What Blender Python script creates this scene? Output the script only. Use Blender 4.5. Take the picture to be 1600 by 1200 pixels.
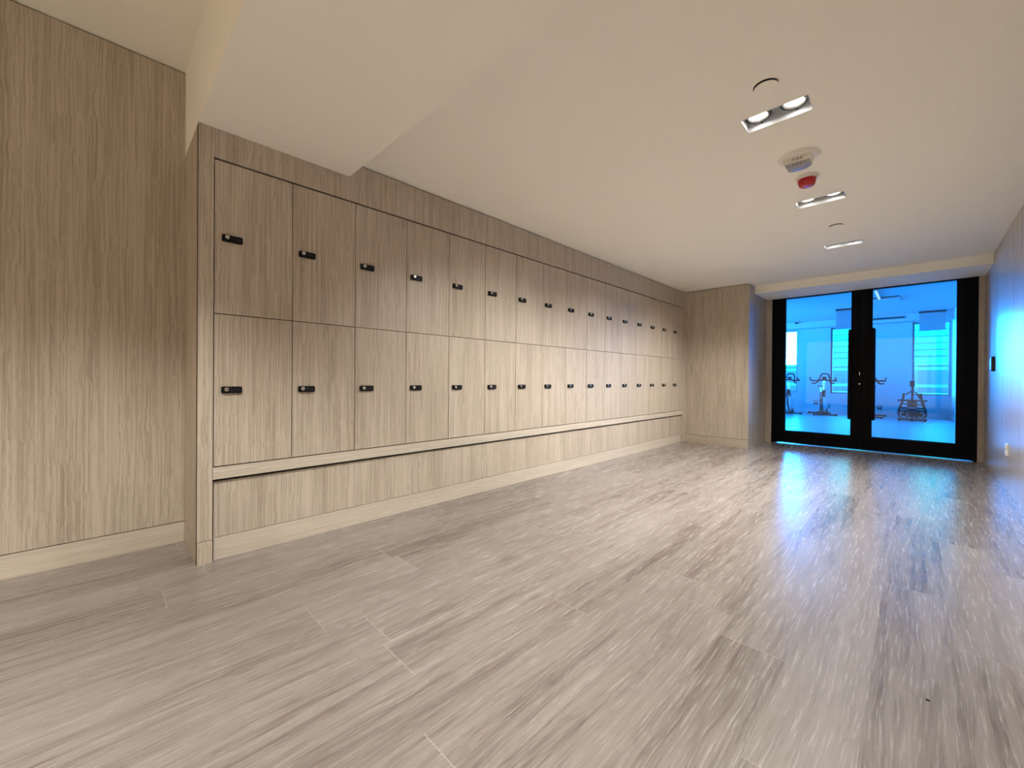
import bpy, bmesh, math, random
from mathutils import Vector, Matrix
PI = math.pi
random.seed(7)
for o in list(bpy.data.objects):
    bpy.data.objects.remove(o)
S = bpy.context.scene
COL = S.collection

# ------------------------------------------------------------------ camera
cam_d = bpy.data.cameras.new('camera')
cam = bpy.data.objects.new('camera', cam_d)
COL.objects.link(cam)
fw = Vector((-0.70386665, 0.71032162, -0.00386564))
rt = Vector((0.71028753, 0.70387301, 0.00737659))
up = Vector((-0.00796067, -0.00244642, 0.99996532))
M = Matrix((rt, up, -fw)).transposed().to_4x4()
M.translation = Vector((0, 0, 1.05))
cam.matrix_world = M
cam_d.sensor_width = 36.0
cam_d.lens = 635.28 / 1600 * 36.0
cam_d.shift_y = -5.1 / 1600
cam_d.clip_start = 0.02
cam_d.clip_end = 1000
S.camera = cam

# ------------------------------------------------------------------ view, world
S.view_settings.view_transform = 'Standard'
S.view_settings.look = 'None'
S.view_settings.gamma = 1
S.view_settings.use_curve_mapping = False
S.view_settings.exposure = 0.15
W = bpy.data.worlds.new('world')
S.world = W
W.use_nodes = True
wn = W.node_tree.nodes
wl = W.node_tree.links
bg = wn['Background']
tc = wn.new('ShaderNodeTexCoord')
sp = wn.new('ShaderNodeSeparateXYZ')
cr = wn.new('ShaderNodeValToRGB')
wl.new(tc.outputs['Generated'], sp.inputs[0])
wl.new(sp.outputs['Z'], cr.inputs[0])
wl.new(cr.outputs[0], bg.inputs[0])
cr.color_ramp.elements[0].position = 0.0
cr.color_ramp.elements[0].color = (0.036, 0.74, 2.5, 1)
cr.color_ramp.elements[1].position = 0.25  # bright haze towards the horizon
cr.color_ramp.elements[1].color = (0.002, 0.19, 0.72, 1)
SKY = 49.0
bg.inputs[1].default_value = SKY

# measured geometry of the place (metres, camera at x=0 y=0 z=1.05)
XL, XW, XR = -2.823, -3.317, 0.645      # locker face, bare wood wall, opposite wall
XC = -1.840                             # far pier corner
YS, YD0, DW = 0.373, 0.447, 0.4093      # stile, first locker, locker width
YE, YB, YDR = 7.0856, 7.372, 8.12       # pier face, bulkhead, glass doors
HL, HS, HR, HB = 2.987, 2.460, 2.5685, 2.450
YSR = 1.220
ZT, ZM, ZB, ZBB = 2.287, 1.412, 0.5386, 0.1264
YREAR = -4.2
GX0, GX1, GY1, GH = -7.0, 0.76, 17.2, 3.06

# ceiling fixtures with two lamps each; lamp light is made in the fixture builder
LAMP_W = 250.0
LAMP_COL = (1.0, 0.985, 0.94)
# added fill light behind the camera, an assumed source that brightens the ceiling
rear = bpy.data.lights.new('rear_fill_light', 'AREA')
rear.shape = 'RECTANGLE'
rear.size, rear.size_y = 3.7, 2.5
rear.energy = 62.0
rear.color = (1.0, 0.95, 0.85)
rear_o = bpy.data.objects.new('rear_fill_light', rear)
rear_o.location = (-1.33, YREAR + 0.02, 1.4)
rear_o.rotation_euler = (math.radians(90), 0, PI)
COL.objects.link(rear_o)

# ------------------------------------------------------------------ helpers
def link(o, parent=None):
    COL.objects.link(o)
    if parent:
        o.parent = parent
    return o

def mesh_obj(name, bm, mat, parent=None, loc=None, smooth=False):
    me = bpy.data.meshes.new(name)
    bmesh.ops.recalc_face_normals(bm, faces=bm.faces)
    bm.to_mesh(me)
    bm.free()
    mats = mat if isinstance(mat, (list, tuple)) else [mat]
    for m in mats:
        me.materials.append(m)
    if smooth:
        for p in me.polygons:
            p.use_smooth = True
    o = bpy.data.objects.new(name, me)
    if loc:
        o.location = loc
    return link(o, parent)

def box(bm, x0, x1, y0, y1, z0, z1, mi=0, bev=0.0):
    r = bmesh.ops.create_cube(bm, size=1.0)
    vs = r['verts']
    for v in vs:
        v.co = Vector((x0 + (v.co.x + .5) * (x1 - x0), y0 + (v.co.y + .5) * (y1 - y0), z0 + (v.co.z + .5) * (z1 - z0)))
    fs = set(f for v in vs for f in v.link_faces)
    for f in fs:
        f.material_index = mi
    if bev > 0:
        es = list(set(e for v in vs for e in v.link_edges))
        r2 = bmesh.ops.bevel(bm, geom=es, offset=bev, segments=2, affect='EDGES', profile=0.6)
        for f in r2['faces']:
            f.material_index = mi
    return vs

def bx(x0, x1, y0, y1, z0, z1, bev=0.0):
    bm = bmesh.new()
    box(bm, x0, x1, y0, y1, z0, z1, 0, bev)
    return bm

def cyl(bm, a, b, r0, r1=None, n=20, mi=0):
    """tapered round bar from a to b"""
    a, b = Vector(a), Vector(b)
    r1 = r0 if r1 is None else r1
    d = b - a
    q = d.to_track_quat('Z', 'Y').to_matrix().to_4x4()
    q.translation = (a + b) / 2
    r = bmesh.ops.create_cone(bm, cap_ends=True, segments=n, radius1=r0, radius2=r1, depth=d.length, matrix=q)
    for f in set(f for v in r['verts'] for f in v.link_faces):
        f.material_index = mi

def lathe(bm, prof, c=(0, 0, 0), n=40, mi=0, axis='Z'):
    rings = []
    for r, h in prof:
        ring = []
        for k in range(n):
            t = 2 * PI * k / n
            p = (r * math.cos(t), r * math.sin(t), h) if axis == 'Z' else (r * math.cos(t), h, r * math.sin(t)) if axis == 'Y' else (h, r * math.cos(t), r * math.sin(t))
            ring.append(bm.verts.new((c[0] + p[0], c[1] + p[1], c[2] + p[2])))
        rings.append(ring)
    for a, b in zip(rings, rings[1:]):
        for k in range(n):
            f = bm.faces.new((a[k], a[(k + 1) % n], b[(k + 1) % n], b[k]))
            f.material_index = mi
    for ring in (rings[0], rings[-1]):
        f = bm.faces.new(ring)
        f.material_index = mi

def tube(bm, pts, r, n=10, mi=0, closed=False):
    """bent round tube through pts"""
    pts = [Vector(p) for p in pts]
    N = len(pts)
    rings = []
    for i, p in enumerate(pts):
        if closed:
            t = (pts[(i + 1) % N] - pts[i - 1]).normalized()
        else:
            t = (pts[min(i + 1, N - 1)] - pts[max(i - 1, 0)]).normalized()
        u = t.cross(Vector((0.13, 0.21, 1)) if abs(t.z) < 0.9 else Vector((1, 0.1, 0))).normalized()
        w = t.cross(u)
        rings.append([bm.verts.new(p + r * (math.cos(2 * PI * k / n) * u + math.sin(2 * PI * k / n) * w)) for k in range(n)])
    for i in range(N if closed else N - 1):
        a, b = rings[i], rings[(i + 1) % N]
        for k in range(n):
            bm.faces.new((a[k], a[(k + 1) % n], b[(k + 1) % n], b[k])).material_index = mi
    if not closed:
        bm.faces.new(rings[0]).material_index = mi
        bm.faces.new(rings[-1]).material_index = mi

def spline(pts, k=6):
    P = [Vector(p) for p in pts]
    P = [P[0]] + P + [P[-1]]
    out = []
    for i in range(1, len(P) - 2):
        for s in range(k):
            t = s / k
            a, b, c, d = P[i - 1], P[i], P[i + 1], P[i + 2]
            out.append(0.5 * ((2 * b) + (-a + c) * t + (2 * a - 5 * b + 4 * c - d) * t * t + (-a + 3 * b - 3 * c + d) * t ** 3))
    out.append(P[-2])
    return out

def slab(u0, u1, v0, v1, w0, w1, holes, axis):
    """plate with rectangular openings. axis = direction of thickness (w). One connected mesh."""
    us = sorted({u0, u1, *[h[0] for h in holes], *[h[1] for h in holes]})
    vs = sorted({v0, v1, *[h[2] for h in holes], *[h[3] for h in holes]})
    us = [u for u in us if u0 <= u <= u1]
    vs = [v for v in vs if v0 <= v <= v1]
    bm = bmesh.new()
    cache = {}
    def P(i, j, w):
        k = (i, j, w)
        if k not in cache:
            u, v, q = us[i], vs[j], (w0, w1)[w]
            cache[k] = bm.verts.new({'X': (q, u, v), 'Y': (u, q, v), 'Z': (u, v, q)}[axis])
        return cache[k]
    def solid(i, j):
        if i < 0 or j < 0 or i >= len(us) - 1 or j >= len(vs) - 1:
            return False
        cu, cv = (us[i] + us[i + 1]) / 2, (vs[j] + vs[j + 1]) / 2
        return not any(h[0] < cu < h[1] and h[2] < cv < h[3] for h in holes)
    for i in range(len(us) - 1):
        for j in range(len(vs) - 1):
            if not solid(i, j):
                continue
            for w in (0, 1):
                bm.faces.new((P(i, j, w), P(i + 1, j, w), P(i + 1, j + 1, w), P(i, j + 1, w)))
            for di, dj, e in ((-1, 0, ((i, j), (i, j + 1))), (1, 0, ((i + 1, j), (i + 1, j + 1))), (0, -1, ((i, j), (i + 1, j))), (0, 1, ((i, j + 1), (i + 1, j + 1)))):
                if not solid(i + di, j + dj):
                    (a, b), (c, d) = e
                    bm.faces.new((P(a, b, 0), P(c, d, 0), P(c, d, 1), P(a, b, 1)))
    return bm

def empty(name, loc):
    o = bpy.data.objects.new(name, None)
    o.empty_display_size = 0.1
    o.location = loc
    return link(o)

def tag(o, label=None, cat=None, group=None, kind=None):
    if label: o['label'] = label
    if cat: o['category'] = cat
    if group: o['group'] = group
    if kind: o['kind'] = kind
    return o

def struct(name, bm, mat, parent=None, label=None):
    o = mesh_obj(name, bm, mat, parent)
    if parent is None:
        o['kind'] = 'structure'
        if label: o['label'] = label
    return o

def dup(root, loc, label=None):
    def cp(o, parent):
        c = o.copy()
        link(c, parent)
        for ch in [x for x in kids.get(o.name, [])]:
            cp(ch, c)
        return c
    kids = {}
    for x in list(bpy.data.objects):
        if x.parent:
            kids.setdefault(x.parent.name, []).append(x)
    r = cp(root, None)
    r.location = loc
    if label: r['label'] = label
    return r

# ------------------------------------------------------------------ materials
def new_mat(name):
    m = bpy.data.materials.new(name)
    m.use_nodes = True
    n, l = m.node_tree.nodes, m.node_tree.links
    return m, n, l, n['Principled BSDF']

def plain(name, c, rough=0.5, metal=0.0, spec=0.5, noise=0.0, nscale=40, bump=0.0):
    m, n, l, b = new_mat(name)
    b.inputs['Base Color'].default_value = (*c, 1)
    b.inputs['Roughness'].default_value = rough
    b.inputs['Metallic'].default_value = metal
    b.inputs['Specular IOR Level'].default_value = spec
    if noise or bump:
        t = n.new('ShaderNodeTexCoord')
        z = n.new('ShaderNodeTexNoise')
        z.inputs['Scale'].default_value = nscale
        z.inputs['Detail'].default_value = 4
        l.new(t.outputs['Object'], z.inputs['Vector'])
        if noise:
            mx = n.new('ShaderNodeMix'); mx.data_type = 'RGBA'
            mx.inputs['A'].default_value = (*[k * (1 - noise) for k in c], 1)
            mx.inputs['B'].default_value = (*[min(1, k * (1 + noise)) for k in c], 1)
            l.new(z.outputs['Fac'], mx.inputs['Factor'])
            l.new(mx.outputs['Result'], b.inputs['Base Color'])
        if bump:
            bp = n.new('ShaderNodeBump')
            bp.inputs['Strength'].default_value = bump
            bp.inputs['Distance'].default_value = 0.002
            l.new(z.outputs['Fac'], bp.inputs['Height'])
            l.new(bp.outputs[0], b.inputs['Normal'])
    return m

def emit(name, c, s):
    m = bpy.data.materials.new(name)
    m.use_nodes = True
    n, l = m.node_tree.nodes, m.node_tree.links
    n.remove(n['Principled BSDF'])
    e = n.new('ShaderNodeEmission')
    e.inputs[0].default_value = (*c, 1)
    e.inputs[1].default_value = s
    l.new(e.outputs[0], n['Material Output'].inputs[0])
    return m

class NB:
    """small node-building aid"""
    def __init__(s, n, l): s.n, s.l = n, l
    def math(s, op, a, b=None, c=None):
        k = s.n.new('ShaderNodeMath'); k.operation = op
        for i, v in enumerate((a, b, c)):
            if v is None: continue
            if isinstance(v, (int, float)): k.inputs[i].default_value = v
            else: s.l.new(v, k.inputs[i])
        return k.outputs[0]
    def comb(s, x, y, z):
        k = s.n.new('ShaderNodeCombineXYZ')
        for i, v in enumerate((x, y, z)):
            if isinstance(v, (int, float)): k.inputs[i].default_value = v
            else: s.l.new(v, k.inputs[i])
        return k.outputs[0]
    def noise(s, vec, scale=1.0, detail=3, rough=0.5, dist=0.0):
        k = s.n.new('ShaderNodeTexNoise')
        k.inputs['Scale'].default_value = scale
        k.inputs['Detail'].default_value = detail
        k.inputs['Roughness'].default_value = rough
        k.inputs['Distortion'].default_value = dist
        s.l.new(vec, k.inputs['Vector'])
        return k.outputs['Fac']
    def white(s, vec):
        k = s.n.new('ShaderNodeTexWhiteNoise')
        s.l.new(vec, k.inputs['Vector'])
        return k.outputs['Value'], k.outputs['Color']
    def ramp(s, fac, stops):
        k = s.n.new('ShaderNodeValToRGB')
        e = k.color_ramp.elements
        while len(e) < len(stops): e.new(0.5)
        for i, (p, c) in enumerate(stops):
            e[i].position = p
            e[i].color = (*c, 1) if len(c) == 3 else c
        s.l.new(fac, k.inputs[0])
        return k.outputs[0]
    def mix(s, fac, a, b, mode='MIX'):
        k = s.n.new('ShaderNodeMix'); k.data_type = 'RGBA'; k.blend_type = mode
        for nm, v in (('Factor', fac), ('A', a), ('B', b)):
            if isinstance(v, (int, float)): k.inputs[nm].default_value = v
            elif isinstance(v, tuple): k.inputs[nm].default_value = (*v, 1)
            else: s.l.new(v, k.inputs[nm])
        return k.outputs['Result']

def wood(name, axis='Z', light=(0.53, 0.456, 0.362), dark=(0.345, 0.278, 0.205), rough=0.36, rnd=True, spec=0.5):
    """oak laminate, grain along axis"""
    m, n, l, b = new_mat(name)
    q = NB(n, l)
    t = n.new('ShaderNodeTexCoord')
    s = n.new('ShaderNodeSeparateXYZ')
    l.new(t.outputs['Object'], s.inputs[0])
    x, y, z = s.outputs
    a, c, g = {'Z': (x, y, z), 'Y': (x, z, y), 'X': (y, z, x)}[axis]
    if rnd:
        oi = n.new('ShaderNodeObjectInfo')
        off = q.math('MULTIPLY', oi.outputs['Random'], 37.0)
        a = q.math('ADD', a, off)
    # slow wander of the grain
    wv = q.comb(q.math('MULTIPLY', a, 4.0), q.math('MULTIPLY', c, 4.0), q.math('MULTIPLY', g, 3.2))
    w = q.math('MULTIPLY', q.math('SUBTRACT', q.noise(wv, 1.0, 3, 0.6), 0.5), 0.032)
    a2, c2 = q.math('ADD', a, w), q.math('ADD', c, w)
    fine = q.noise(q.comb(q.math('MULTIPLY', a2, 130.0), q.math('MULTIPLY', c2, 130.0), q.math('MULTIPLY', g, 1.5)), 1.0, 3, 0.55)
    broad = q.noise(q.comb(q.math('MULTIPLY', a2, 13.0), q.math('MULTIPLY', c2, 13.0), q.math('MULTIPLY', g, 0.8)), 1.0, 2, 0.5)
    f = q.math('ADD', q.math('MULTIPLY', fine, 0.72), q.math('MULTIPLY', broad, 0.28))
    mid = tuple((p + r) / 2 for p, r in zip(light, dark))
    col = q.ramp(f, [(0.30, dark), (0.47, mid), (0.56, light), (0.75, tuple(min(1, k * 1.12) for k in light))])
    l.new(col, b.inputs['Base Color'])
    b.inputs['Roughness'].default_value = rough
    b.inputs['Specular IOR Level'].default_value = spec
    bp = n.new('ShaderNodeBump')
    bp.inputs['Strength'].default_value = 0.25
    bp.inputs['Distance'].default_value = 0.001
    l.new(fine, bp.inputs['Height'])
    l.new(bp.outputs[0], b.inputs['Normal'])
    return m

def plank_floor(name, pw=0.229, pl=1.52, cols=None, rough=0.30, seams=True, seam=(0.40, 0.37, 0.34)):
    m, n, l, b = new_mat(name)
    q = NB(n, l)
    t = n.new('ShaderNodeTexCoord')
    s = n.new('ShaderNodeSeparateXYZ')
    l.new(t.outputs['Object'], s.inputs[0])
    x, y, z = s.outputs
    u = q.math('DIVIDE', q.math('ADD', x, 20.03), pw)
    row = q.math('FLOOR', u)
    ru, _ = q.white(q.comb(row, 3.3, 0.0))
    v = q.math('ADD', q.math('DIVIDE', y, pl), q.math('MULTIPLY', ru, 7.31))
    brd = q.math('FLOOR', v)
    r1, rc = q.white(q.comb(row, brd, 1.7))
    fu, fv = q.math('FRACT', u), q.math('FRACT', v)
    off = q.math('MULTIPLY', r1, 53.0)
    xx, yy = q.math('ADD', x, off), q.math('ADD', y, q.math('MULTIPLY', r1, 19.0))
    wand = q.math('SUBTRACT', q.noise(q.comb(q.math('MULTIPLY', xx, 5.0), q.math('MULTIPLY', yy, 1.5), off), 1.0, 2, 0.5), 0.5)
    xa = q.math('ADD', xx, q.math('MULTIPLY', wand, 0.06))
    fine = q.noise(q.comb(q.math('MULTIPLY', xa, 150.0), q.math('MULTIPLY', yy, 5.0), off), 1.0, 5, 0.7)
    mid = q.noise(q.comb(q.math('MULTIPLY', xa, 30.0), q.math('MULTIPLY', yy, 1.1), off), 1.0, 5, 0.62)
    big = q.noise(q.comb(q.math('MULTIPLY', xa, 6.0), q.math('MULTIPLY', yy, 0.7), off), 1.0, 3, 0.5)
    # growth rings where the board was cut near the heart
    rings = q.math('ABSOLUTE', q.math('SINE', q.math('MULTIPLY', big, 85.0)))
    f = q.math('ADD', q.math('ADD', q.math('MULTIPLY', fine, 0.34), q.math('MULTIPLY', mid, 0.40)), q.math('ADD', q.math('MULTIPLY', big, 0.22), q.math('MULTIPLY', rings, 0.035)))
    f = q.math('ADD', f, q.math('MULTIPLY', q.math('SUBTRACT', r1, 0.5), 0.085))
    cols = cols or [(0.32, (0.075, 0.057, 0.048)), (0.42, (0.158, 0.129, 0.113)), (0.50, (0.235, 0.202, 0.181)), (0.60, (0.295, 0.260, 0.236)), (0.74, (0.345, 0.312, 0.287))]
    col = q.ramp(f, cols)
    # knots
    vo = n.new('ShaderNodeTexVoronoi')
    vo.inputs['Scale'].default_value = 1.0
    l.new(q.comb(q.math('MULTIPLY', xa, 3.4), q.math('MULTIPLY', yy, 1.5), off), vo.inputs['Vector'])
    kn = q.ramp(vo.outputs['Distance'], [(0.0, (1, 1, 1)), (0.055, (0.55, 0.55, 0.55)), (0.14, (0, 0, 0))])
    kn = q.math('MULTIPLY', kn, q.math('GREATER_THAN', q.white(vo.outputs['Position'])[0], 0.62))
    col = q.mix(q.math('MULTIPLY', kn, 0.7), col, (0.085, 0.060, 0.045))
    if seams:  # pale seam colours paint in the highlight on bevelled board edges
        e1 = q.math('MINIMUM', fu, q.math('SUBTRACT', 1.0, fu))
        e2 = q.math('MINIMUM', fv, q.math('SUBTRACT', 1.0, fv))
        s1 = q.math('LESS_THAN', e1, 0.0045)
        s2 = q.math('LESS_THAN', e2, 0.0011)
        col = q.mix(q.math('MULTIPLY', s1, 0.30 if seam[0] > 0.2 else 0.7), col, seam)
        col = q.mix(q.math('MULTIPLY', s2, 0.5), col, (0.52, 0.49, 0.44))
    l.new(col, b.inputs['Base Color'])
    rr = q.math('ADD', rough, q.math('MULTIPLY', q.math('SUBTRACT', fine, 0.5), 0.15))
    l.new(rr, b.inputs['Roughness'])
    bp = n.new('ShaderNodeBump')
    b.inputs['Specular IOR Level'].default_value = 1.0
    b.inputs['IOR'].default_value = 1.6
    bp.inputs['Strength'].default_value = 0.15
    bp.inputs['Distance'].default_value = 0.001
    l.new(fine, bp.inputs['Height'])
    l.new(bp.outputs[0], b.inputs['Normal'])
    return m

def pane_mat(name, tint=(1, 1, 1), ior=1.4, rough=0.0):
    """thin sheet of glass: clear by transmission, mirror-like by fresnel"""
    m = bpy.data.materials.new(name)
    m.use_nodes = True
    n, l = m.node_tree.nodes, m.node_tree.links
    n.remove(n['Principled BSDF'])
    tr = n.new('ShaderNodeBsdfTransparent'); tr.inputs[0].default_value = (*tint, 1)
    gl = n.new('ShaderNodeBsdfGlossy'); gl.inputs['Roughness'].default_value = rough
    fr = n.new('ShaderNodeFresnel'); fr.inputs[0].default_value = ior
    mx = n.new('ShaderNodeMixShader')
    l.new(fr.outputs[0], mx.inputs[0]); l.new(tr.outputs[0], mx.inputs[1]); l.new(gl.outputs[0], mx.inputs[2])
    l.new(mx.outputs[0], n['Material Output'].inputs[0])
    return m

M_WOODV = wood('oak_laminate_upright', 'Z')
M_WOODH = wood('oak_laminate_lengthwise', 'Y', light=(0.58, 0.51, 0.415), dark=(0.46, 0.395, 0.31))
M_WOODX = wood('oak_laminate_crosswise', 'X', light=(0.50, 0.428, 0.34), dark=(0.39, 0.32, 0.24))
M_WALLR = wood('oak_laminate_glossy_wall', 'Z', rough=0.26)
M_FLOOR = plank_floor('grey_oak_planks', rough=0.26)
M_GFLOOR = plank_floor('gym_grey_planks', pw=0.9168, pl=1.8, cols=[(0.30, (0.29, 0.31, 0.33)), (0.5, (0.36, 0.38, 0.40)), (0.7, (0.42, 0.44, 0.46))], seam=(0.05, 0.06, 0.08), rough=0.34, seams=True)
M_CEIL = plain('ceiling_paint', (0.93, 0.885, 0.775), 0.9, noise=0.02, nscale=60)
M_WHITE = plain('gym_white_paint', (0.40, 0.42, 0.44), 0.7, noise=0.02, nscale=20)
M_DARK = plain('shadow_gap_black', (0.012, 0.009, 0.007), 0.8)
M_CARC = plain('carcass_gap_shade', (0.022, 0.014, 0.010), 0.8, spec=0.2)  # near-black colour puts the shade into the gaps between locker doors
M_BLACK = plain('black_anodised_frame', (0.0025, 0.0025, 0.004), 0.45, spec=0.08, noise=0.1)
M_LOCK = plain('black_lock_plastic', (0.005, 0.005, 0.006), 0.4, spec=0.2)
M_DIAL = plain('dark_grey_dial', (0.03, 0.03, 0.034), 0.4, spec=0.2)
M_CHROME = plain('satin_chrome', (0.75, 0.74, 0.70), 0.25, metal=1.0)
M_STEEL = plain('brushed_steel', (0.55, 0.56, 0.58), 0.3, metal=1.0)
M_FIXT = plain('fixture_white_metal', (0.72, 0.74, 0.76), 0.45)
M_BULB = emit('lamp_glow', (1.0, 0.95, 0.86), 14.0)
M_BULBDIM = plain('lamp_reflector', (0.95, 0.94, 0.92), 0.12, metal=1.0)
M_PLAST = plain('white_plastic', (0.80, 0.76, 0.68), 0.4)
M_RED = plain('red_plastic', (0.50, 0.018, 0.018), 0.25)
M_LENS = plain('strobe_lens', (0.36, 0.34, 0.36), 0.2, metal=0.2)
M_TEXT = plain('dark_print', (0.10, 0.03, 0.02), 0.6)
M_GLASS = pane_mat('door_glass')
M_WGLASS = pane_mat('window_glass')
M_BLIND = plain('grey_blind_fabric', (0.22, 0.24, 0.26), 0.8, noise=0.1)
M_BLKM = plain('black_powdercoat', (0.012, 0.013, 0.016), 0.4)
M_RUBB = plain('black_rubber', (0.015, 0.015, 0.017), 0.7)
M_SHELL = plain('silver_shell', (0.55, 0.60, 0.62), 0.3, metal=0.5)

# ------------------------------------------------------------------ light fixtures: positions first, ceiling openings need them
FIX = [(-0.577, 2.71, HR), (-0.577, 4.24, HR), (-0.577, 5.77, HR), (-0.577, -0.30, HL), (-0.577, -2.3, HL)]
FX, FY = 0.164, 0.082
SPR = [(-0.557, 2.405, 0.055), (-0.556, 5.03, 0.052)]

# ------------------------------------------------------------------ hall structure
struct('floor', bx(XW - 0.1, XR + 0.1, YREAR - .1, YDR + 0.03, -0.12, 0.0), M_FLOOR)
gap = 0.009
# bare wood wall beside the lockers, with its baseboard and the dark reveals
struct('wall_left', bx(XW - 0.02, XW, YREAR, YS, ZBB + 0.003, HL - gap), M_WOODV)
struct('baseboard_left', bx(XW - 0.02, XW, YREAR, YS, 0.0, ZBB - 0.002), M_WOODH)
struct('wall_left_backing', bx(XW - 0.16, XW - 0.026, YREAR, YS + 0.1, 0.0, HL), M_DARK)
# right wall, rear wall
struct('wall_right', bx(XR, XR + 0.03, YREAR, YDR + 0.09, 0.0, HL), M_WALLR)
struct('wall_rear', bx(XW - 0.1, XR + 0.1, YREAR - 0.1, YREAR, 0.0, HL), M_WOODV)
# ceilings
hl = [(x - FX, x + FX, y - FY, y + FY) for x, y, z in FIX if z == HL]
hr = [(x - FX, x + FX, y - FY, y + FY) for x, y, z in FIX if z == HR]
struct('ceiling', slab(XW - 0.15, XR + 0.1, YREAR - .1, YS, HL, HL + 0.16, hl, 'Z'), M_CEIL)
struct('ceiling_soffit', bx(XW - 0.15, XR + 0.1, YS, YSR, HS, HL + 0.16), M_CEIL)
struct('ceiling_lower', slab(XW - 0.15, XR + 0.1, YSR, YB, HR, HR + 0.16, hr, 'Z'), M_CEIL)
struct('ceiling_bulkhead', bx(XC + 0.004, XR, YB, YDR + 0.10, HB, HR + 0.16), M_CEIL)
# pier at the far end of the lockers
struct('wall_end', slab(XL - 0.5, XC, ZBB + 0.003, HR - gap, YE, YE + 0.02, [], 'Y'), M_WOODV)
struct('baseboard_end', bx(XL, XC, YE, YE + 0.02, 0, ZBB - 0.002), M_WOODX)
struct('wall_end_return', bx(XC - 0.02, XC, YE + 0.021, YDR, 0, HR - gap), M_WALLR)
struct('wall_end_backing', bx(XL - 0.5, XC - 0.024, YE + 0.03, YDR + 0.1, 0, HR + 0.05), M_DARK)
struct('wall_locker_backing', bx(XW - 0.1, XW - 0.02, YS + 0.1, YE + 0.1, 0, HR + 0.1), M_DARK)

# ------------------------------------------------------------------ built-in locker surround
sur = empty('locker_surround', (XL, (YS + YE) / 2, 0))
tag(sur, 'oak laminate built-in surround framing the bank of lockers, with ledge and kick panel', 'locker surround')
def part(name, x0, x1, y0, y1, z0, z1, mat, parent=sur, bev=0.0):
    loc = parent.location
    return mesh_obj(name, bx(x0 - loc.x, x1 - loc.x, y0 - loc.y, y1 - loc.y, z0 - loc.z, z1 - loc.z, bev), mat, parent)
YL = YD0 + 16 * DW
part('end_panel', XW + 0.001, XL - 0.002, YS, YS + 0.02, ZBB + 0.002, HS - 0.001, M_WOODV)
part('end_panel_base', XW + 0.001, XL - 0.002, YS, YS + 0.02, 0.0, ZBB - 0.001, M_WOODX)
part('stile', XL - 0.03, XL, YS, YD0 - 0.003, ZBB + 0.002, HS - 0.001, M_WOODV)
part('stile_base', XL - 0.03, XL, YS, YD0 - 0.003, 0.0, ZBB - 0.001, M_WOODV)
part('stile', XL - 0.03, XL, YL + 0.003, YE - 0.001, ZBB + 0.002, ZT + 0.005, M_WOODV)
part('stile_base', XL - 0.03, XL, YL + 0.003, YE - 0.001, 0.0, ZBB - 0.001, M_WOODV)
part('header', XL - 0.02, XL, YD0 - 0.003, YSR, ZT + 0.008, HS - 0.001, M_WOODV)
part('header', XL - 0.02, XL, YSR, YE - 0.001, ZT + 0.008, HR - gap, M_WOODV)
part('ledge', XL - 0.06, XL + 0.001, YD0 - 0.002, YL + 0.002, 0.4665, ZB - 0.004, M_WOODH)
YSEAM = 3.719
KR = 0.026
for a, b_ in ((YD0 + 0.006, YSEAM - 0.001), (YSEAM + 0.001, YL - 0.003)):
    part('kick_panel', XL - 0.05, XL - KR, a, b_, ZBB + 0.002, 0.449, M_WOODV)  # stops short so the black sheet behind reads as the ledge's shadow
    part('plinth', XL - 0.05, XL - KR + 0.002, a, b_, 0.0, ZBB - 0.001, M_WOODH)
part('gap_shade_backing', XL - 0.075, XL - 0.064, YD0 - 0.03, YL + 0.05, 0.002, 0.52, M_DARK)  # black sheets standing in for shade in the gaps
part('gap_shade_backing', XL - 0.045, XL - 0.034, YD0 - 0.02, YE - 0.03, ZT + 0.014, HR - 0.002, M_DARK)

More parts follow.
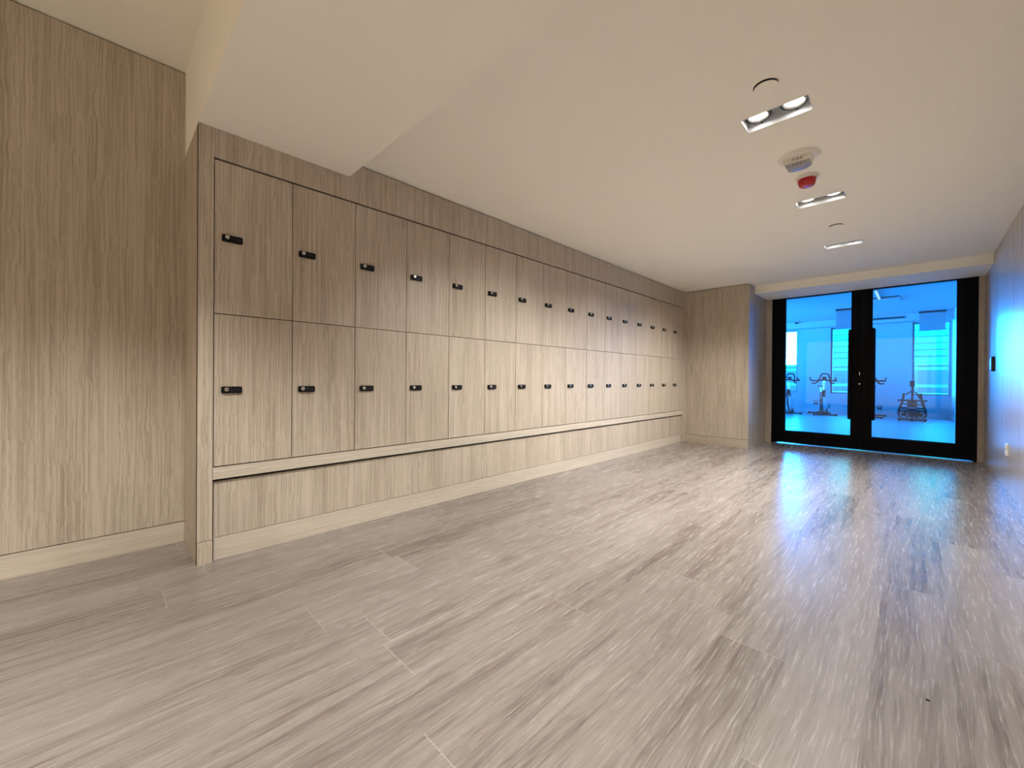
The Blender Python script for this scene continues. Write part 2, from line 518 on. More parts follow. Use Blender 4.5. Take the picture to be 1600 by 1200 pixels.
# ------------------------------------------------------------------ lockers
def make_locker(z0, z1, zl, label, group):
    root = empty('locker', (XL, YD0 + DW / 2, z0))
    tag(root, label, 'locker', group)
    h = z1 - z0
    w = DW / 2
    bm = bx(-0.45, -0.030, -w + 0.004, w - 0.004, 0.002, h - 0.004)
    mesh_obj('cabinet_box', bm, M_CARC, root)
    bm = bx(-0.024, -0.004, -w + 0.0022, w - 0.0022, 0.0022, h - 0.0022, 0.0008)
    mesh_obj('door', bm, M_WOODV, root)
    # combination lock
    yc, zc = -w + 0.085, zl - z0
    bm = bmesh.new()
    hw, hh, r = 0.0505, 0.0195, 0.008
    ring = []
    for cx, cz, a0 in ((hw - r, hh - r, 0), (-hw + r, hh - r, 90), (-hw + r, -hh + r, 180), (hw - r, -hh + r, 270)):
        for k in range(6):
            t = math.radians(a0 + 18 * k)
            ring.append((cx + r * math.cos(t), cz + r * math.sin(t)))
    layers = []
    for xo, sc in ((-0.005, 1.0), (0.009, 1.0), (0.012, 0.955)):
        layers.append([bm.verts.new((xo, yc + a * sc, zc + c * sc)) for a, c in ring])
    for A, B in zip(layers, layers[1:]):
        for k in range(len(A)):
            bm.faces.new((A[k], A[(k + 1) % len(A)], B[(k + 1) % len(A)], B[k]))
    bm.faces.new(layers[0]); bm.faces.new(layers[-1])
    lock = mesh_obj('combination_lock', bm, M_LOCK, root)
    bm = bmesh.new()
    yk, zk = yc - 0.027, zc + 0.003
    lathe(bm, [(0.0115, 0.011), (0.0115, 0.024), (0.0095, 0.027), (0.0035, 0.027)], (0, yk, zk), 20, 0, 'X')
    box(bm, 0.0265, 0.0278, yk - 0.0045, yk + 0.0045, zk - 0.0015, zk + 0.0015, 1)
    tag(mesh_obj('key_cylinder', bm, [M_CHROME, M_LOCK], lock), 'round silver key cylinder')
    for k in range(4):
        y = yc - 0.003 + k * 0.0125
        bm = bx(0.0115, 0.0140, y - 0.0032, y + 0.0032, zc - 0.006, zc + 0.007, 0.001)
        mesh_obj('number_dial', bm, M_DIAL, lock)
    return root
ORD = ['first', 'second', 'third', 'fourth', 'fifth', 'sixth', 'seventh', 'eighth', 'ninth', 'tenth', 'eleventh', 'twelfth', 'thirteenth', 'fourteenth', 'fifteenth', 'sixteenth']
def lab(row, i):
    if i == 0:
        return f'{row}-row oak locker with black combination lock, first column against the wide left stile'
    if i == 15:
        return f'{row}-row oak locker with black combination lock, last column beside the far pier'
    if i < 8:
        return f'{row}-row oak locker with black combination lock, {ORD[i]} column from the near left end'
    return f'{row}-row oak locker with black combination lock, {ORD[15 - i]} column back from the far pier'
for row, z0, z1, zl in (('upper', ZM, ZT, 1.848), ('lower', ZB, ZM, 0.976)):
    proto = make_locker(z0, z1, zl, lab(row, 0), f'{row} row of oak lockers')
    for i in range(1, 16):
        dup(proto, (XL, YD0 + (i + .5) * DW, z0), lab(row, i))

# ------------------------------------------------------------------ recessed twin-lamp fixtures
def fixture(x, y, z, label, lampw, tilt=0):
    root = empty('recessed_light', (x, y, z))
    tag(root, label, 'ceiling light', 'twin-lamp recessed ceiling lights')
    bm = bmesh.new()
    # housing, open below
    d = 0.11
    t = 0.004
    box(bm, -FX + .001, FX - .001, -FY + .001, -FY + t, 0.0, d)
    box(bm, -FX + .001, FX - .001, FY - t, FY - .001, 0.0, d)
    box(bm, -FX + .001, -FX + t, -FY + .001, FY - .001, 0.0, d)
    box(bm, FX - t, FX - .001, -FY + .001, FY - .001, 0.0, d)
    box(bm, -FX + .001, FX - .001, -FY + .001, FY - .001, d, d + t)
    mesh_obj('housing', bm, M_FIXT, root)
    for s in (-1, 1):
        cx = s * 0.088
        bm = bmesh.new()
        lathe(bm, [(0.022, 0.095), (0.030, 0.075), (0.050, 0.040), (0.053, 0.030), (0.049, 0.031), (0.046, 0.036), (0.016, 0.055)], (cx, 0, 0), 28)
        sh = mesh_obj('lamp_reflector', bm, M_BULBDIM, root, smooth=True)
        bm = bmesh.new()
        lathe(bm, [(0.046, 0.040), (0.044, 0.036), (0.030, 0.032), (0.004, 0.030)], (cx, 0, 0), 28)
        tag(mesh_obj('bulb', bm, M_BULB, sh, smooth=True), 'glowing round bulb')
        bm = bmesh.new()
        tube(bm, [(cx + 0.063 * math.cos(a), 0.063 * math.sin(a), 0.036) for a in [2 * PI * k / 28 for k in range(28)]], 0.005, 8, 0, True)
        box(bm, cx - 0.004, cx + 0.004, -0.078, -0.060, 0.030, 0.044)
        box(bm, cx - 0.004, cx + 0.004, 0.060, 0.078, 0.030, 0.044)
        mesh_obj('gimbal_ring', bm, M_BLKM, root)
        ld = bpy.data.lights.new('recessed_lamp', 'SPOT')
        ld.energy = lampw * (1.03 if s < 0 else 0.75)
        ld.color = LAMP_COL
        high = z == HL
        ld.spot_size = math.radians(84 if high else 100)
        ld.spot_blend = 0.6 if high else 0.9
        ld.shadow_soft_size = 0.02
        lo = bpy.data.objects.new('recessed_lamp', ld)
        lo.location = (x + cx, y, z - 0.003)
        lo.rotation_euler.y = (math.radians(18 if high else 31) if s < 0 else -math.radians(8))
        link(lo)
    return root
flabels = ['white recessed twin-lamp ceiling light, first and largest, before the fire strobe',
           'white recessed twin-lamp ceiling light just past the red alarm dome',
           'white recessed twin-lamp ceiling light closest to the glass doors',
           'white recessed twin-lamp ceiling light in the high ceiling beside the soffit',
           'white recessed twin-lamp ceiling light at the rear of the high ceiling']
for (x, y, z), lb in zip(FIX, flabels):
    fixture(x, y, z, lb, LAMP_W * (1.0 if z == HR else 1.15))

# ------------------------------------------------------------------ sprinkler covers
for (x, y, r), lb in zip(SPR, ('flat white sprinkler cover disc beside the first twin-lamp light', 'flat white sprinkler cover disc between the second and third twin-lamp lights')):
    root = empty('sprinkler_cover', (x, y, HR))
    tag(root, lb, 'sprinkler cover', 'sprinkler cover discs on the ceiling')
    bm = bmesh.new()
    lathe(bm, [(r + 0.001, -0.0012), (r + 0.001, 0.0), (0.01, 0.0)], (-0.001, -0.004, 0), 40)
    mesh_obj('gap_shade_ring', bm, M_DARK, root)  # black ring set off-centre, stands for the shaded gap round the disc
    bm = bmesh.new()
    lathe(bm, [(r - 0.012, -0.0013), (r, -0.006), (r, -0.0085), (r - 0.003, -0.010), (0.004, -0.010)], (0, 0.002, 0), 40)
    mesh_obj('cover_disc', bm, M_CEIL, root)

# ------------------------------------------------------------------ fire strobe
fs = empty('fire_strobe', (-0.572, 3.315, HR))
tag(fs, 'white round fire strobe with FIRE lettering and clear lens under the ceiling', 'fire alarm strobe')
bm = bmesh.new()
lathe(bm, [(0.117, 0.0), (0.117, -0.004), (0.108, -0.013), (0.085, -0.017), (0.01, -0.017)], (0, 0, 0), 48)
mesh_obj('base_plate', bm, M_PLAST, fs)
def taper_box(bm, x0, x1, y0, y1, z0, z1, dx, dyf, dyb, mi=0):
    vs = box(bm, x0, x1, y0, y1, z0, z1, mi)
    for v in vs:
        if abs(v.co.z - z0) < 1e-6:
            v.co.x += dx if v.co.x < (x0 + x1) / 2 else -dx
            v.co.y += dyf if v.co.y < (y0 + y1) / 2 else -dyb
bm = bmesh.new()
taper_box(bm, -0.080, 0.080, -0.055, 0.055, -0.052, -0.0165, 0.008, 0.006, 0.006)
body = mesh_obj('strobe_body', bm, M_PLAST, fs)
bm = bmesh.new()
taper_box(bm, -0.070, 0.070, -0.047, 0.047, -0.070, -0.0525, 0.008, 0.008, 0.008)
taper_box(bm, -0.058, 0.058, -0.036, 0.036, -0.084, -0.0695, 0.020, 0.012, 0.012)
for k in range(5):
    xk = -0.045 + k * 0.0225
    box(bm, xk - 0.003, xk + 0.003, -0.050, -0.040, -0.072, -0.056)
mesh_obj('strobe_lens', bm, M_LENS, fs)
td = bpy.data.curves.new('fire_lettering', 'FONT')
td.body = 'FIRE'
td.size = 0.026
td.space_character = 1.35
td.extrude = 0.0006
td.align_x = 'CENTER'
td.align_y = 'CENTER'
td.materials.append(M_TEXT)
to = bpy.data.objects.new('fire_lettering', td)
to.location = (0.002, -0.0530, -0.0345)
to.rotation_euler = (math.radians(90 + 9.6), 0, 0)
dg = bpy.context.evaluated_depsgraph_get()
link(to, body)
dg.update()
tm = bpy.data.meshes.new_from_object(to.evaluated_get(dg))
tmo = bpy.data.objects.new('fire_lettering', tm)
tmo.location = to.location
tmo.rotation_euler = to.rotation_euler
bpy.data.objects.remove(to)
tmo.name = 'fire_lettering'
link(tmo, body)

# ------------------------------------------------------------------ red alarm dome
ra = empty('alarm_detector', (-0.580, 3.675, HR))
tag(ra, 'red domed alarm detector on a white base beside the fire strobe', 'alarm detector')
bm = bmesh.new()
lathe(bm, [(0.072, 0.0), (0.072, -0.006), (0.066, -0.020), (0.058, -0.024), (0.01, -0.024)], (0, 0, 0), 40)
mesh_obj('base_ring', bm, M_PLAST, ra)
bm = bmesh.new()
lathe(bm, [(0.056, -0.0235), (0.057, -0.036), (0.050, -0.040), (0.050, -0.044), (0.055, -0.047), (0.050, -0.064), (0.042, -0.072), (0.028, -0.075), (0.005, -0.075)], (0, 0, 0), 40)
tag(mesh_obj('detector_dome', bm, M_RED, ra, smooth=False), 'red plastic dome')

# ------------------------------------------------------------------ devices on the right wall
cr_ = empty('card_reader', (XR, 7.20, 1.265))
tag(cr_, 'slim black card reader on the wall beside the glass doors', 'card reader')
mesh_obj('reader_body', bx(-0.028, 0, -0.045, 0.045, -0.085, 0.085, 0.006), M_BLKM, cr_)
tag(mesh_obj('reader_face', bx(-0.031, -0.0275, -0.030, 0.030, -0.060, 0.060, 0.001), M_STEEL, cr_), 'pale glossy face plate')
wo = empty('wall_outlet', (XR, 6.19, 0.40))
tag(wo, 'white wall outlet low on the wood wall right of the glass doors', 'wall outlet')
mesh_obj('cover_plate', bx(-0.010, 0, -0.045, 0.045, -0.060, 0.060, 0.003), M_PLAST, wo)
mesh_obj('socket', bx(-0.016, -0.0095, -0.022, 0.022, -0.045, -0.005, 0.003), M_PLAST, wo)
mesh_obj('socket', bx(-0.016, -0.0095, -0.022, 0.022, 0.005, 0.045, 0.003), M_PLAST, wo)

# tiny speck lying on the floor
bm = bmesh.new()
bmesh.ops.create_icosphere(bm, subdivisions=2, radius=0.004)
for v in bm.verts:
    v.co = Vector((v.co.x * 1.5, v.co.y * 0.8, v.co.z * 0.5 + 0.002))
tag(mesh_obj('debris_fleck', bm, M_RUBB, None, (0.038, 1.922, 0.0)), 'tiny black fleck lying alone on the plank floor', 'fleck')

# ------------------------------------------------------------------ double glass doors
X0, X1 = XC + 0.002, XR - 0.002
struct('trim_1', bx(X0, -1.752, YDR - 0.01, YDR + 0.07, 0, HB - 0.001), M_WOODV)
struct('trim_2', bx(0.590, X1, YDR - 0.01, YDR + 0.07, 0, HB - 0.001), M_WOODV)
fr = bmesh.new()
struct('door_frame', slab(-1.751, 0.589, 0.0, HB + 0.06, YDR + 0.001, YDR + 0.09, [(-1.715, 0.553, -0.1, HB + 0.0)], 'Y'), M_BLACK)
fr.free()
def leaf(name, xa, xb, ga, gb, hx, label):
    d = struct(name, slab(xa, xb, 0.014, HB - 0.004, YDR + 0.012, YDR + 0.062, [(ga, gb, 0.222, 2.436)], 'Y'), M_BLACK, None, label)
    mesh_obj('glass_pane', bx(ga - 0.004, gb + 0.004, YDR + 0.033, YDR + 0.041, 0.220, 2.438), M_GLASS, d)
    bm = bmesh.new()
    box(bm, hx - 0.022, hx + 0.022, YDR - 0.052, YDR - 0.032, 0.475, 1.852, 0, 0.004)
    for z in (0.62, 1.70):
        cyl(bm, (hx, YDR - 0.034, z), (hx, YDR + 0.014, z), 0.011)
    mesh_obj('pull_handle', bm, M_BLACK, d)
    bm = bmesh.new()   # matching bar on the gym side
    box(bm, hx - 0.022, hx + 0.022, YDR + 0.106, YDR + 0.126, 0.475, 1.852, 0, 0.004)
    for z in (0.62, 1.70):
        cyl(bm, (hx, YDR + 0.060, z), (hx, YDR + 0.108, z), 0.011)
    mesh_obj('pull_handle', bm, M_BLACK, d)
    return d
dl = leaf('door_1', -1.713, -0.582, -1.556, -0.704, -0.712, 'left leaf of the black-framed double glass door')
dr = leaf('door_2', -0.578, 0.551, -0.457, 0.394, -0.447, 'right leaf of the black-framed double glass door')
bm = bmesh.new()
lathe(bm, [(0.010, 0.002), (0.010, -0.006), (0.008, -0.008), (0.003, -0.008)], (-0.600, YDR + 0.011, 1.016), 20, 0, 'Y')
mesh_obj('lock_cylinder', bm, M_CHROME, dl)
mesh_obj('thumb_turn', bx(-0.603, -0.597, YDR + 0.004, YDR + 0.013, 1.15, 1.20, 0.001), M_CHROME, dl)
mesh_obj('astragal', bx(-0.595, -0.565, YDR + 0.063, YDR + 0.070, 0.02, HB - 0.01), M_BLACK, dl)
struct('trim_3', bx(-1.712, 0.55, YDR - 0.03, YDR + 0.08, 0.0003, 0.005), M_STEEL)

# ------------------------------------------------------------------ gym beyond the doors
GY0 = YDR + 0.035
struct('floor_gym', bx(GX0 - .1, GX1 + .1, GY0, GY1 + .2, -0.12, -0.001), M_GFLOOR)
struct('ceiling_gym', bx(GX0 - .1, GX1 + .1, YDR + 0.1, GY1 + .2, GH, GH + 0.1), M_WHITE)
WB0, WB1 = 0.655, 2.845
wins = [(-3.90, -2.935), (-2.02, -1.08), (-0.062, 0.738)]
wins_more = [(-5.9, -4.9)]
holes = [(a, b_, WB0, WB1) for a, b_ in wins + wins_more]
struct('wall_gym_windows', slab(GX0 - .1, GX1 + .1, 0, GH, GY1, GY1 + 0.18, holes, 'Y'), M_WHITE)
side = [(9.6, 11.6, 0.655, 2.845), (12.6, 15.6, 0.655, 2.845)]
struct('wall_gym_side', slab(YDR + 0.1, GY1, 0, GH, GX0 - 0.15, GX0, side, 'X'), M_WHITE)
struct('wall_gym_right', bx(GX1, GX1 + 0.1, YDR + 0.1, GY1, 0, GH), M_WHITE)
struct('wall_gym_entry', slab(GX0 - .1, GX1 + .1, -0.1, HR + 0.6, YDR + 0.1, YDR + 0.2, [(-1.70, 0.54, -1, HB)], 'Y'), M_WHITE)
struct('wall_bulkhead_gym', bx(-5.0, GX1, 16.75, GY1, 2.86, GH), M_WHITE)
struct('baseboard_gym', bx(GX0, GX1, GY1 - 0.015, GY1, 0, 0.17), M_WHITE)
struct('baseboard_gym_right', bx(GX1 - 0.015, GX1, YDR + 0.2, GY1 - 0.016, 0, 0.12), M_WHITE)
for i, (a, b_) in enumerate(wins + wins_more):
    w = slab(a, b_, WB0, WB1, GY1 + 0.09, GY1 + 0.14, [(a + 0.045, b_ - 0.045, WB0 + 0.045, WB1 - 0.04)], 'Y')
    wo_ = struct(f'window_{i + 1}', w, M_BLIND)
    mesh_obj('glass_pane', bx(a + 0.042, b_ - 0.042, GY1 + 0.11, GY1 + 0.118, WB0 + 0.042, WB1 - 0.037), M_WGLASS, wo_)
for i, (a, b_, c, d) in enumerate(side):
    w = slab(a, b_, c, d, GX0 - 0.14, GX0 - 0.09, [(a + 0.05, b_ - 0.05, c + 0.05, d - 0.05)], 'X')
    wo_ = struct(f'window_{i + 5}', w, M_SHELL)
    mesh_obj('glass_pane', bx(GX0 - 0.12, GX0 - 0.112, a + 0.045, b_ - 0.045, c + 0.045, d - 0.045), M_WGLASS, wo_)
# sky portals in the window openings
def portal(x, y, z, sx, sz, rz):
    ld = bpy.data.lights.new('window_portal', 'AREA')
    ld.shape = 'RECTANGLE'
    ld.size, ld.size_y = sx, sz
    ld.cycles.is_portal = True
    lo = bpy.data.objects.new('window_portal', ld)
    lo.location = (x, y, z)
    lo.rotation_euler = (math.radians(90), 0, rz)
    link(lo)
for a, b_ in wins + wins_more:
    portal((a + b_) / 2, GY1 + 0.16, (WB0 + WB1) / 2, b_ - a, WB1 - WB0, PI)
for a, b_, c, d in side:
    portal(GX0 - 0.145, (a + b_) / 2, (c + d) / 2, b_ - a, d - c, -PI / 2)

# roller blinds
def blind(x0, x1, y, z0, label):
    r = empty('roller_blind', ((x0 + x1) / 2, y, GH))
    tag(r, label, 'blind', 'short grey blinds in the gym')
    w = (x1 - x0) / 2
    mesh_obj('top_rail', bx(-w - .01, w + .01, -0.03, 0.03, -0.05, 0, 0.004), M_BLKM, r)
    mesh_obj('blind_fabric', bx(-w, w, -0.006, 0.006, z0 - GH, -0.048), M_BLIND, r)
    mesh_obj('bottom_rail', bx(-w, w, -0.010, 0.010, z0 - GH - 0.018, z0 - GH, 0.003), M_BLIND, r)
blind(0.075, 0.595, 16.4, 2.52, 'short grey roller blind before the window beside the gym corner')
blind(-1.575, -1.06, 14.4, 2.52, 'short grey roller blind before the gym window at the centre, partly behind the door stile')
# wall-top wedge: blind track beside the first window
tag(mesh_obj('blind_track', bx(-0.03, 0.03, -0.55, 0.0, -0.05, 0.0, 0.004), M_BLKM, None, (-2.90, 17.19, GH - 0.0)), 'dark narrow blind track on the gym ceiling above the bright first window', 'blind track')
# ceiling services
v = empty('ceiling_unit', (-0.52, 13.1, GH))
tag(v, 'shallow white ceiling air unit with a dark slot in the gym', 'air unit')
mesh_obj('unit_body', bx(-0.26, 0.26, 0.0, 0.7, -0.055, 0, 0.006), M_WHITE, v)
mesh_obj('air_slot', bx(-0.26, 0.26, -0.09, -0.004, -0.012, 0, 0.003), M_BLKM, v)
mesh_obj('service_panel', bx(0.28, 0.40, 0.0, 0.6, -0.010, 0, 0.003), M_WHITE, v)
sd = empty('slot_diffuser', (-0.66, 16.75, 2.975))
tag(sd, 'long dark slot air diffuser on the gym bulkhead', 'air diffuser')
mesh_obj('diffuser_frame', bx(-0.45, 0.45, -0.012, 0, -0.045, 0.045, 0.002), M_BLIND, sd)
mesh_obj('diffuser_slot', bx(-0.43, 0.43, -0.016, -0.011, -0.02, 0.02, 0.001), M_BLKM, sd)
M_LIN = emit('linear_lamp_glow', (0.30, 0.62, 0.9), 1.2)
ll = empty('linear_light', (-0.62, 12.6, GH))
tag(ll, 'narrow linear ceiling light glowing pale blue in the gym', 'ceiling light')
mesh_obj('light_housing', bx(-0.030, 0.030, -0.75, 0.75, -0.03, 0), M_WHITE, ll)
mesh_obj('light_diffuser', bx(-0.022, 0.022, -0.74, 0.74, -0.036, -0.031), M_LIN, ll)

# ------------------------------------------------------------------ exercise bikes
def make_bike(label):
    r = empty('exercise_bike', (0, 0, 0))
    tag(r, label, 'exercise bike', 'spin bikes in a row in front of the gym windows')
    # faces -y (towards the doors)
    for y, nm in ((-0.42, 'stabilizer'), (0.50, 'stabilizer')):
        bm = bmesh.new()
        box(bm, -0.29, 0.29, y - 0.035, y + 0.035, 0.012, 0.052, 0, 0.01)
        box(bm, -0.30, -0.25, y - 0.038, y + 0.038, 0.0, 0.056, 0, 0.008)
        box(bm, 0.25, 0.30, y - 0.038, y + 0.038, 0.0, 0.056, 0, 0.008)
        mesh_obj(nm, bm, M_BLKM, r)
    bm = bmesh.new()
    tube(bm, [(0, -0.42, 0.05), (0, 0.0, 0.10), (0, 0.50, 0.05)], 0.045, 12)
    tube(bm, spline([(0, 0.28, 0.08), (0, 0.20, 0.40), (0, 0.26, 0.72)]), 0.030, 12)
    tube(bm, spline([(0, 0.22, 0.42), (0, -0.08, 0.60), (0, -0.22, 0.80)]), 0.050, 12)
    tube(bm, [(-0.06, -0.42, 0.05), (-0.055, -0.28, 0.34), (-0.03, -0.20, 0.70)], 0.024, 10)
    tube(bm, [(0.06, -0.42, 0.05), (0.055, -0.28, 0.34), (0.03, -0.20, 0.70)], 0.024, 10)
    mesh_obj('frame', bm, M_BLKM, r)
    bm = bmesh.new()
    lathe(bm, [(0.03, -0.030), (0.19, -0.030), (0.240, -0.036), (0.245, 0.0), (0.240, 0.036), (0.19, 0.030), (0.03, 0.030)], (0, -0.26, 0.33), 40, 0, 'X')
    fw_ = mesh_obj('flywheel', bm, M_SHELL, r, smooth=False)
    bm = bmesh.new()
    vs = box(bm, 0.055, 0.085, -0.36, 0.26, 0.24, 0.42, 0, 0.02)
    lathe(bm, [(0.05, 0.050), (0.11, 0.056), (0.11, 0.082), (0.05, 0.088)], (0, 0.12, 0.32), 28, 0, 'X')
    mesh_obj('chain_guard', bm, M_SHELL, r)
    bm = bmesh.new()
    cyl(bm, (0, -0.22, 0.78), (0, -0.22, 1.06), 0.022)
    tag(mesh_obj('handlebar_post', bm, M_CHROME, r), 'chrome handlebar post')
    bm = bmesh.new()
    tube(bm, spline([(-0.32, 0.02, 1.17), (-0.32, -0.10, 1.09), (-0.30, -0.20, 1.08), (-0.12, -0.23, 1.08), (0, -0.23, 1.11), (0.12, -0.23, 1.08), (0.30, -0.20, 1.08), (0.32, -0.10, 1.09), (0.32, 0.02, 1.17)]), 0.024, 10)
    tube(bm, spline([(-0.17, -0.24, 1.07), (-0.12, -0.34, 1.16), (-0.08, -0.37, 1.27), (0, -0.38, 1.29), (0.08, -0.37, 1.27), (0.12, -0.34, 1.16), (0.17, -0.24, 1.07)]), 0.021, 10)
    tube(bm, spline([(-0.28, -0.02, 1.00), (-0.20, -0.14, 1.00), (-0.15, -0.22, 1.07)]), 0.023, 10)
    tube(bm, spline([(0.28, -0.02, 1.00), (0.20, -0.14, 1.00), (0.15, -0.22, 1.07)]), 0.023, 10)
    hb = mesh_obj('handlebar', bm, M_RUBB, r)
    mesh_obj('console', bx(-0.055, 0.055, -0.30, -0.27, 1.13, 1.20, 0.006), M_BLKM, hb)
    bm = bmesh.new()
    cyl(bm, (0, 0.26, 0.70), (0, 0.30, 0.88), 0.018)
    mesh_obj('seat_post', bm, M_CHROME, r)
    bm = bmesh.new()
    # saddle: wide at the back, narrow nose towards the handlebar
    prof = [(0.02, 0.030), (0.10, 0.035), (0.18, 0.055), (0.26, 0.085), (0.33, 0.098), (0.38, 0.085), (0.40, 0.04)]
    prev = None
    for y, w in prof:
        ring = [bm.verts.new((w * math.cos(t), y, 0.90 + 0.022 * math.sin(t) + 0.006 * math.cos(2 * t))) for t in [2 * PI * k / 14 for k in range(14)]]
        if prev:
            for k in range(14):
                bm.faces.new((prev[k], prev[(k + 1) % 14], ring[(k + 1) % 14], ring[k]))
        else:
            bm.faces.new(ring)
        prev = ring
    bm.faces.new(prev)
    mesh_obj('saddle', bm, M_RUBB, r, smooth=True)
    for s, zz, yy in ((-1, 0.37, 0.02), (1, 0.27, 0.22)):
        bm = bmesh.new()
        cyl(bm, (0.085 * s, 0.12, 0.32), (0.115 * s, 0.12, 0.32), 0.02)
        tube(bm, [(0.11 * s, 0.12, 0.32), (0.115 * s, yy, zz)], 0.013, 8)
        ca = mesh_obj('crank_arm', bm, M_STEEL, r)
        bm = bmesh.new()
        box(bm, 0.135 * s - 0.0, 0.135 * s + 0.085 * s, yy - 0.05, yy + 0.05, zz - 0.018, zz + 0.012)
        x1_ = 0.1775 * s
        tube(bm, [(x1_ - 0.045, yy, zz + 0.01), (x1_ - 0.04, yy, zz + 0.07), (x1_, yy, zz + 0.085), (x1_ + 0.04, yy, zz + 0.07), (x1_ + 0.045, yy, zz + 0.01)], 0.009, 8)
        tube(bm, [(x1_ - 0.02, yy - 0.02, zz - 0.01), (x1_ - 0.035, yy - 0.02, zz - 0.075)], 0.010, 8)
        tube(bm, [(x1_ + 0.02, yy - 0.02, zz - 0.01), (x1_ + 0.035, yy - 0.02, zz - 0.075)], 0.010, 8)
        mesh_obj('pedal', bm, M_RUBB, ca)
        cyl_bm = bmesh.new()
        cyl(cyl_bm, (0.112 * s, yy, zz), (0.14 * s, yy, zz), 0.008)
        mesh_obj('pedal_axle', cyl_bm, M_STEEL, ca)
    return r
bk = make_bike('black and silver spin bike standing alone left of the central gym window')
bk.location = (-2.075, 16.05, -0.001)
bk.rotation_euler.z = math.radians(16)
b2 = dup(bk, (-0.925, 16.10, -0.001), 'spin bike half hidden behind the central door stiles')
b2.rotation_euler.z = math.radians(-2)
b3 = dup(bk, (-3.02, 15.9, -0.001), 'spin bike at the bright first window, cut off by the door frame')
b3.rotation_euler.z = math.radians(30)

# ------------------------------------------------------------------ low exercise machine with display post
em = empty('exercise_machine', (-0.05, 15.35, -0.001))
tag(em, 'black exercise machine with display post and twin flywheels by the gym corner', 'exercise machine')
bm = bmesh.new()
box(bm, -0.285, 0.285, -0.045, 0.045, 0.025, 0.075, 0, 0.01)
box(bm, -0.27, -0.02, -0.03, 0.035, 0.0745, 0.082, 1)
box(bm, 0.02, 0.27, -0.03, 0.035, 0.0745, 0.082, 1)
box(bm, -0.03, 0.03, -0.03, 0.03, 0.0, 0.034)
box(bm, -0.27, -0.22, -0.04, 0.04, 0.0, 0.034)
box(bm, 0.22, 0.27, -0.04, 0.04, 0.0, 0.034)
tag(mesh_obj('foot_bar', bm, [M_BLKM, M_SHELL], em), 'black foot bar with pale metal treads')
bm = bmesh.new()
box(bm, -0.04, 0.04, 0.03, 0.75, 0.05, 0.12, 0, 0.01)
mesh_obj('rail', bm, M_BLKM, em)
bm = bmesh.new()
vs = box(bm, -0.10, 0.10, 0.35, 0.85, 0.10, 0.52, 0, 0.03)
box(bm, -0.20, 0.20, 0.40, 0.60, 0.40, 0.455, 0, 0.012)
box(bm, -0.23, 0.23, 0.44, 0.62, 0.30, 0.345, 0, 0.012)
box(bm, -0.16, 0.16, 0.36, 0.44, 0.20, 0.28, 0, 0.02)
hs_ = mesh_obj('housing', bm, M_BLKM, em)
bm = bmesh.new()
box(bm, -0.20, 0.20, 0.385, 0.40, 0.405, 0.420)
box(bm, -0.08, 0.08, 0.340, 0.352, 0.330, 0.345)
mesh_obj('trim_strip', bm, M_SHELL, hs_)
for s in (-1, 1):
    bm = bmesh.new()
    lathe(bm, [(0.03, -0.05), (0.11, -0.045), (0.125, -0.02), (0.125, 0.02), (0.11, 0.045), (0.03, 0.05)], (0.165 * s, 0.50, 0.15), 32, 0, 'Y')
    wh = mesh_obj('flywheel', bm, M_BLKM, em)
    bm = bmesh.new()
    tube(bm, [(0.165 * s + 0.07 * math.cos(a), 0.448, 0.15 + 0.07 * math.sin(a)) for a in [2 * PI * k / 24 for k in range(24)]], 0.010, 8, 0, True)
    mesh_obj('flywheel_ring', bm, M_SHELL, wh)
    bm = bmesh.new()
    tube(bm, spline([(0.185 * s, 0.55, 0.03), (0.26 * s, 0.55, 0.12), (0.265 * s, 0.54, 0.26), (0.20 * s, 0.50, 0.50), (0.165 * s, 0.45, 0.74)]), 0.028, 10)
    mesh_obj('side_arm', bm, M_BLKM, em)
bm = bmesh.new()
tube(bm, [(-0.29, 0.30, 0.545), (0.29, 0.30, 0.545)], 0.023, 12)
cyl(bm, (0, 0.30, 0.56), (0, 0.42, 0.47), 0.03)
mesh_obj('handlebar', bm, M_RUBB, em)
bm = bmesh.new()
tube(bm, [(0, 0.42, 0.48), (0, 0.36, 0.80), (0, 0.34, 0.95)], 0.022, 10)
tube(bm, spline([(-0.125, 0.36, 0.71), (-0.06, 0.36, 0.765), (0, 0.36, 0.80), (0.06, 0.36, 0.765), (0.125, 0.36, 0.71)]), 0.017, 10)
tube(bm, [(0.11, 0.36, 0.72), (0.15, 0.40, 0.60)], 0.019, 10)
ps = mesh_obj('display_post', bm, M_BLKM, em)
tag(mesh_obj('display', bx(-0.05, 0.05, 0.30, 0.335, 0.925, 1.085, 0.006), M_BLKM, em), 'dark display screen')

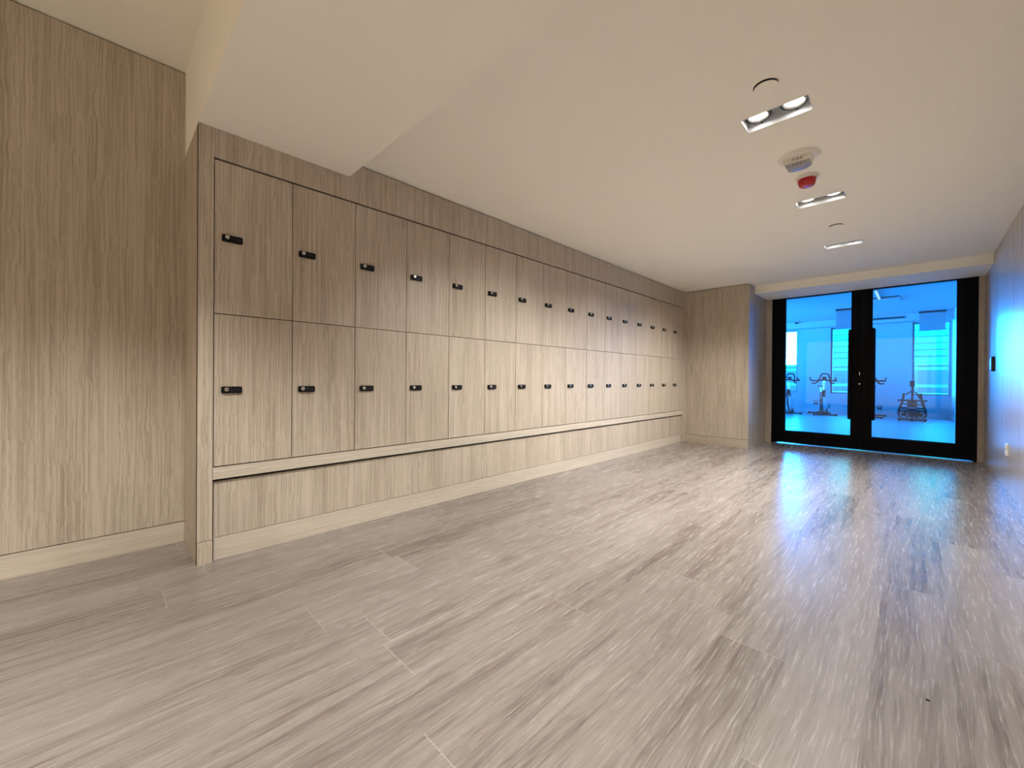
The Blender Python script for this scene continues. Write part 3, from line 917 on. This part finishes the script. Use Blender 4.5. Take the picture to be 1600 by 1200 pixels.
# ------------------------------------------------------------------ town outside the gym windows
def facade(name, base, line, fh, bw, glassy=0.3, lw=0.12):
    m, n, l, b = new_mat(name)
    q = NB(n, l)
    t = n.new('ShaderNodeTexCoord')
    s = n.new('ShaderNodeSeparateXYZ')
    l.new(t.outputs['Object'], s.inputs[0])
    x, y, z = s.outputs
    zz, xx = q.math('DIVIDE', z, fh), q.math('DIVIDE', q.math('ADD', x, y), bw)
    fz = q.math('LESS_THAN', q.math('FRACT', zz), lw)
    fx = q.math('LESS_THAN', q.math('FRACT', xx), lw * 0.5)
    rv, _ = q.white(q.comb(q.math('FLOOR', xx), q.math('FLOOR', zz), 0.0))
    col = q.mix(rv, tuple(k * 0.75 for k in base), tuple(min(1, k * 1.25) for k in base))
    col = q.mix(q.math('MAXIMUM', fz, q.math('MULTIPLY', fx, 0.4)), col, line)
    l.new(col, b.inputs['Base Color'])
    b.inputs['Roughness'].default_value = glassy
    b.inputs['Specular IOR Level'].default_value = 0.3
    return m
M_TOWER = facade('teal_curtain_wall', (0.01, 0.22, 0.080), (0.002, 0.045, 0.020), 1.7, 3.2, 0.8, 0.28)
M_PODIUM = facade('podium_glass', (0.003, 0.022, 0.030), (0.02, 0.09, 0.035), 3.6, 5.0, 0.6, 0.16)
M_PALE = facade('pale_block', (0.40, 0.40, 0.38), (0.2, 0.2, 0.2), 3.0, 3.0, 0.7, 0.2)
M_ROOF = plain('flat_roof', (0.03, 0.10, 0.035), 0.9, noise=0.4, nscale=0.3)
M_STREET = plain('street_ground', (0.02, 0.045, 0.04), 0.9, noise=0.3, nscale=0.05)
o = struct('ground_street', bx(-220, 160, 25, 340, -18.2, -18), M_STREET)
def bld(name, x0, x1, y0, y1, z0, z1, mat, label):
    r = empty(name, ((x0 + x1) / 2, (y0 + y1) / 2, -18))
    tag(r, label, 'building')
    cx, cy = r.location.x, r.location.y
    mesh_obj('facade', bx(x0 - cx, x1 - cx, y0 - cy, y1 - cy, z0 + 18, z1 + 18), mat, r)
    mesh_obj('roof', bx(x0 - cx + .4, x1 - cx - .4, y0 - cy + .4, y1 - cy - .4, z1 + 18, z1 + 18.5), M_ROOF, r)
bld('tower_building', -23, 34, 150, 185, -18, 95, M_TOWER, 'teal glass tower with closely spaced floor lines beyond the gym windows')
bld('podium_building', -26, 36, 120, 140, -18, 4.6, M_PODIUM, 'low dark blue glass building in front of the teal tower')
bld('low_building', -14, 30, 84, 100, -18, -1.3, M_TOWER, 'low bright teal building nearest the corner window sill')
bld('pale_building', -42, -30, 150, 170, -18, 6.0, M_PALE, 'pale distant block seen through the bright first window')
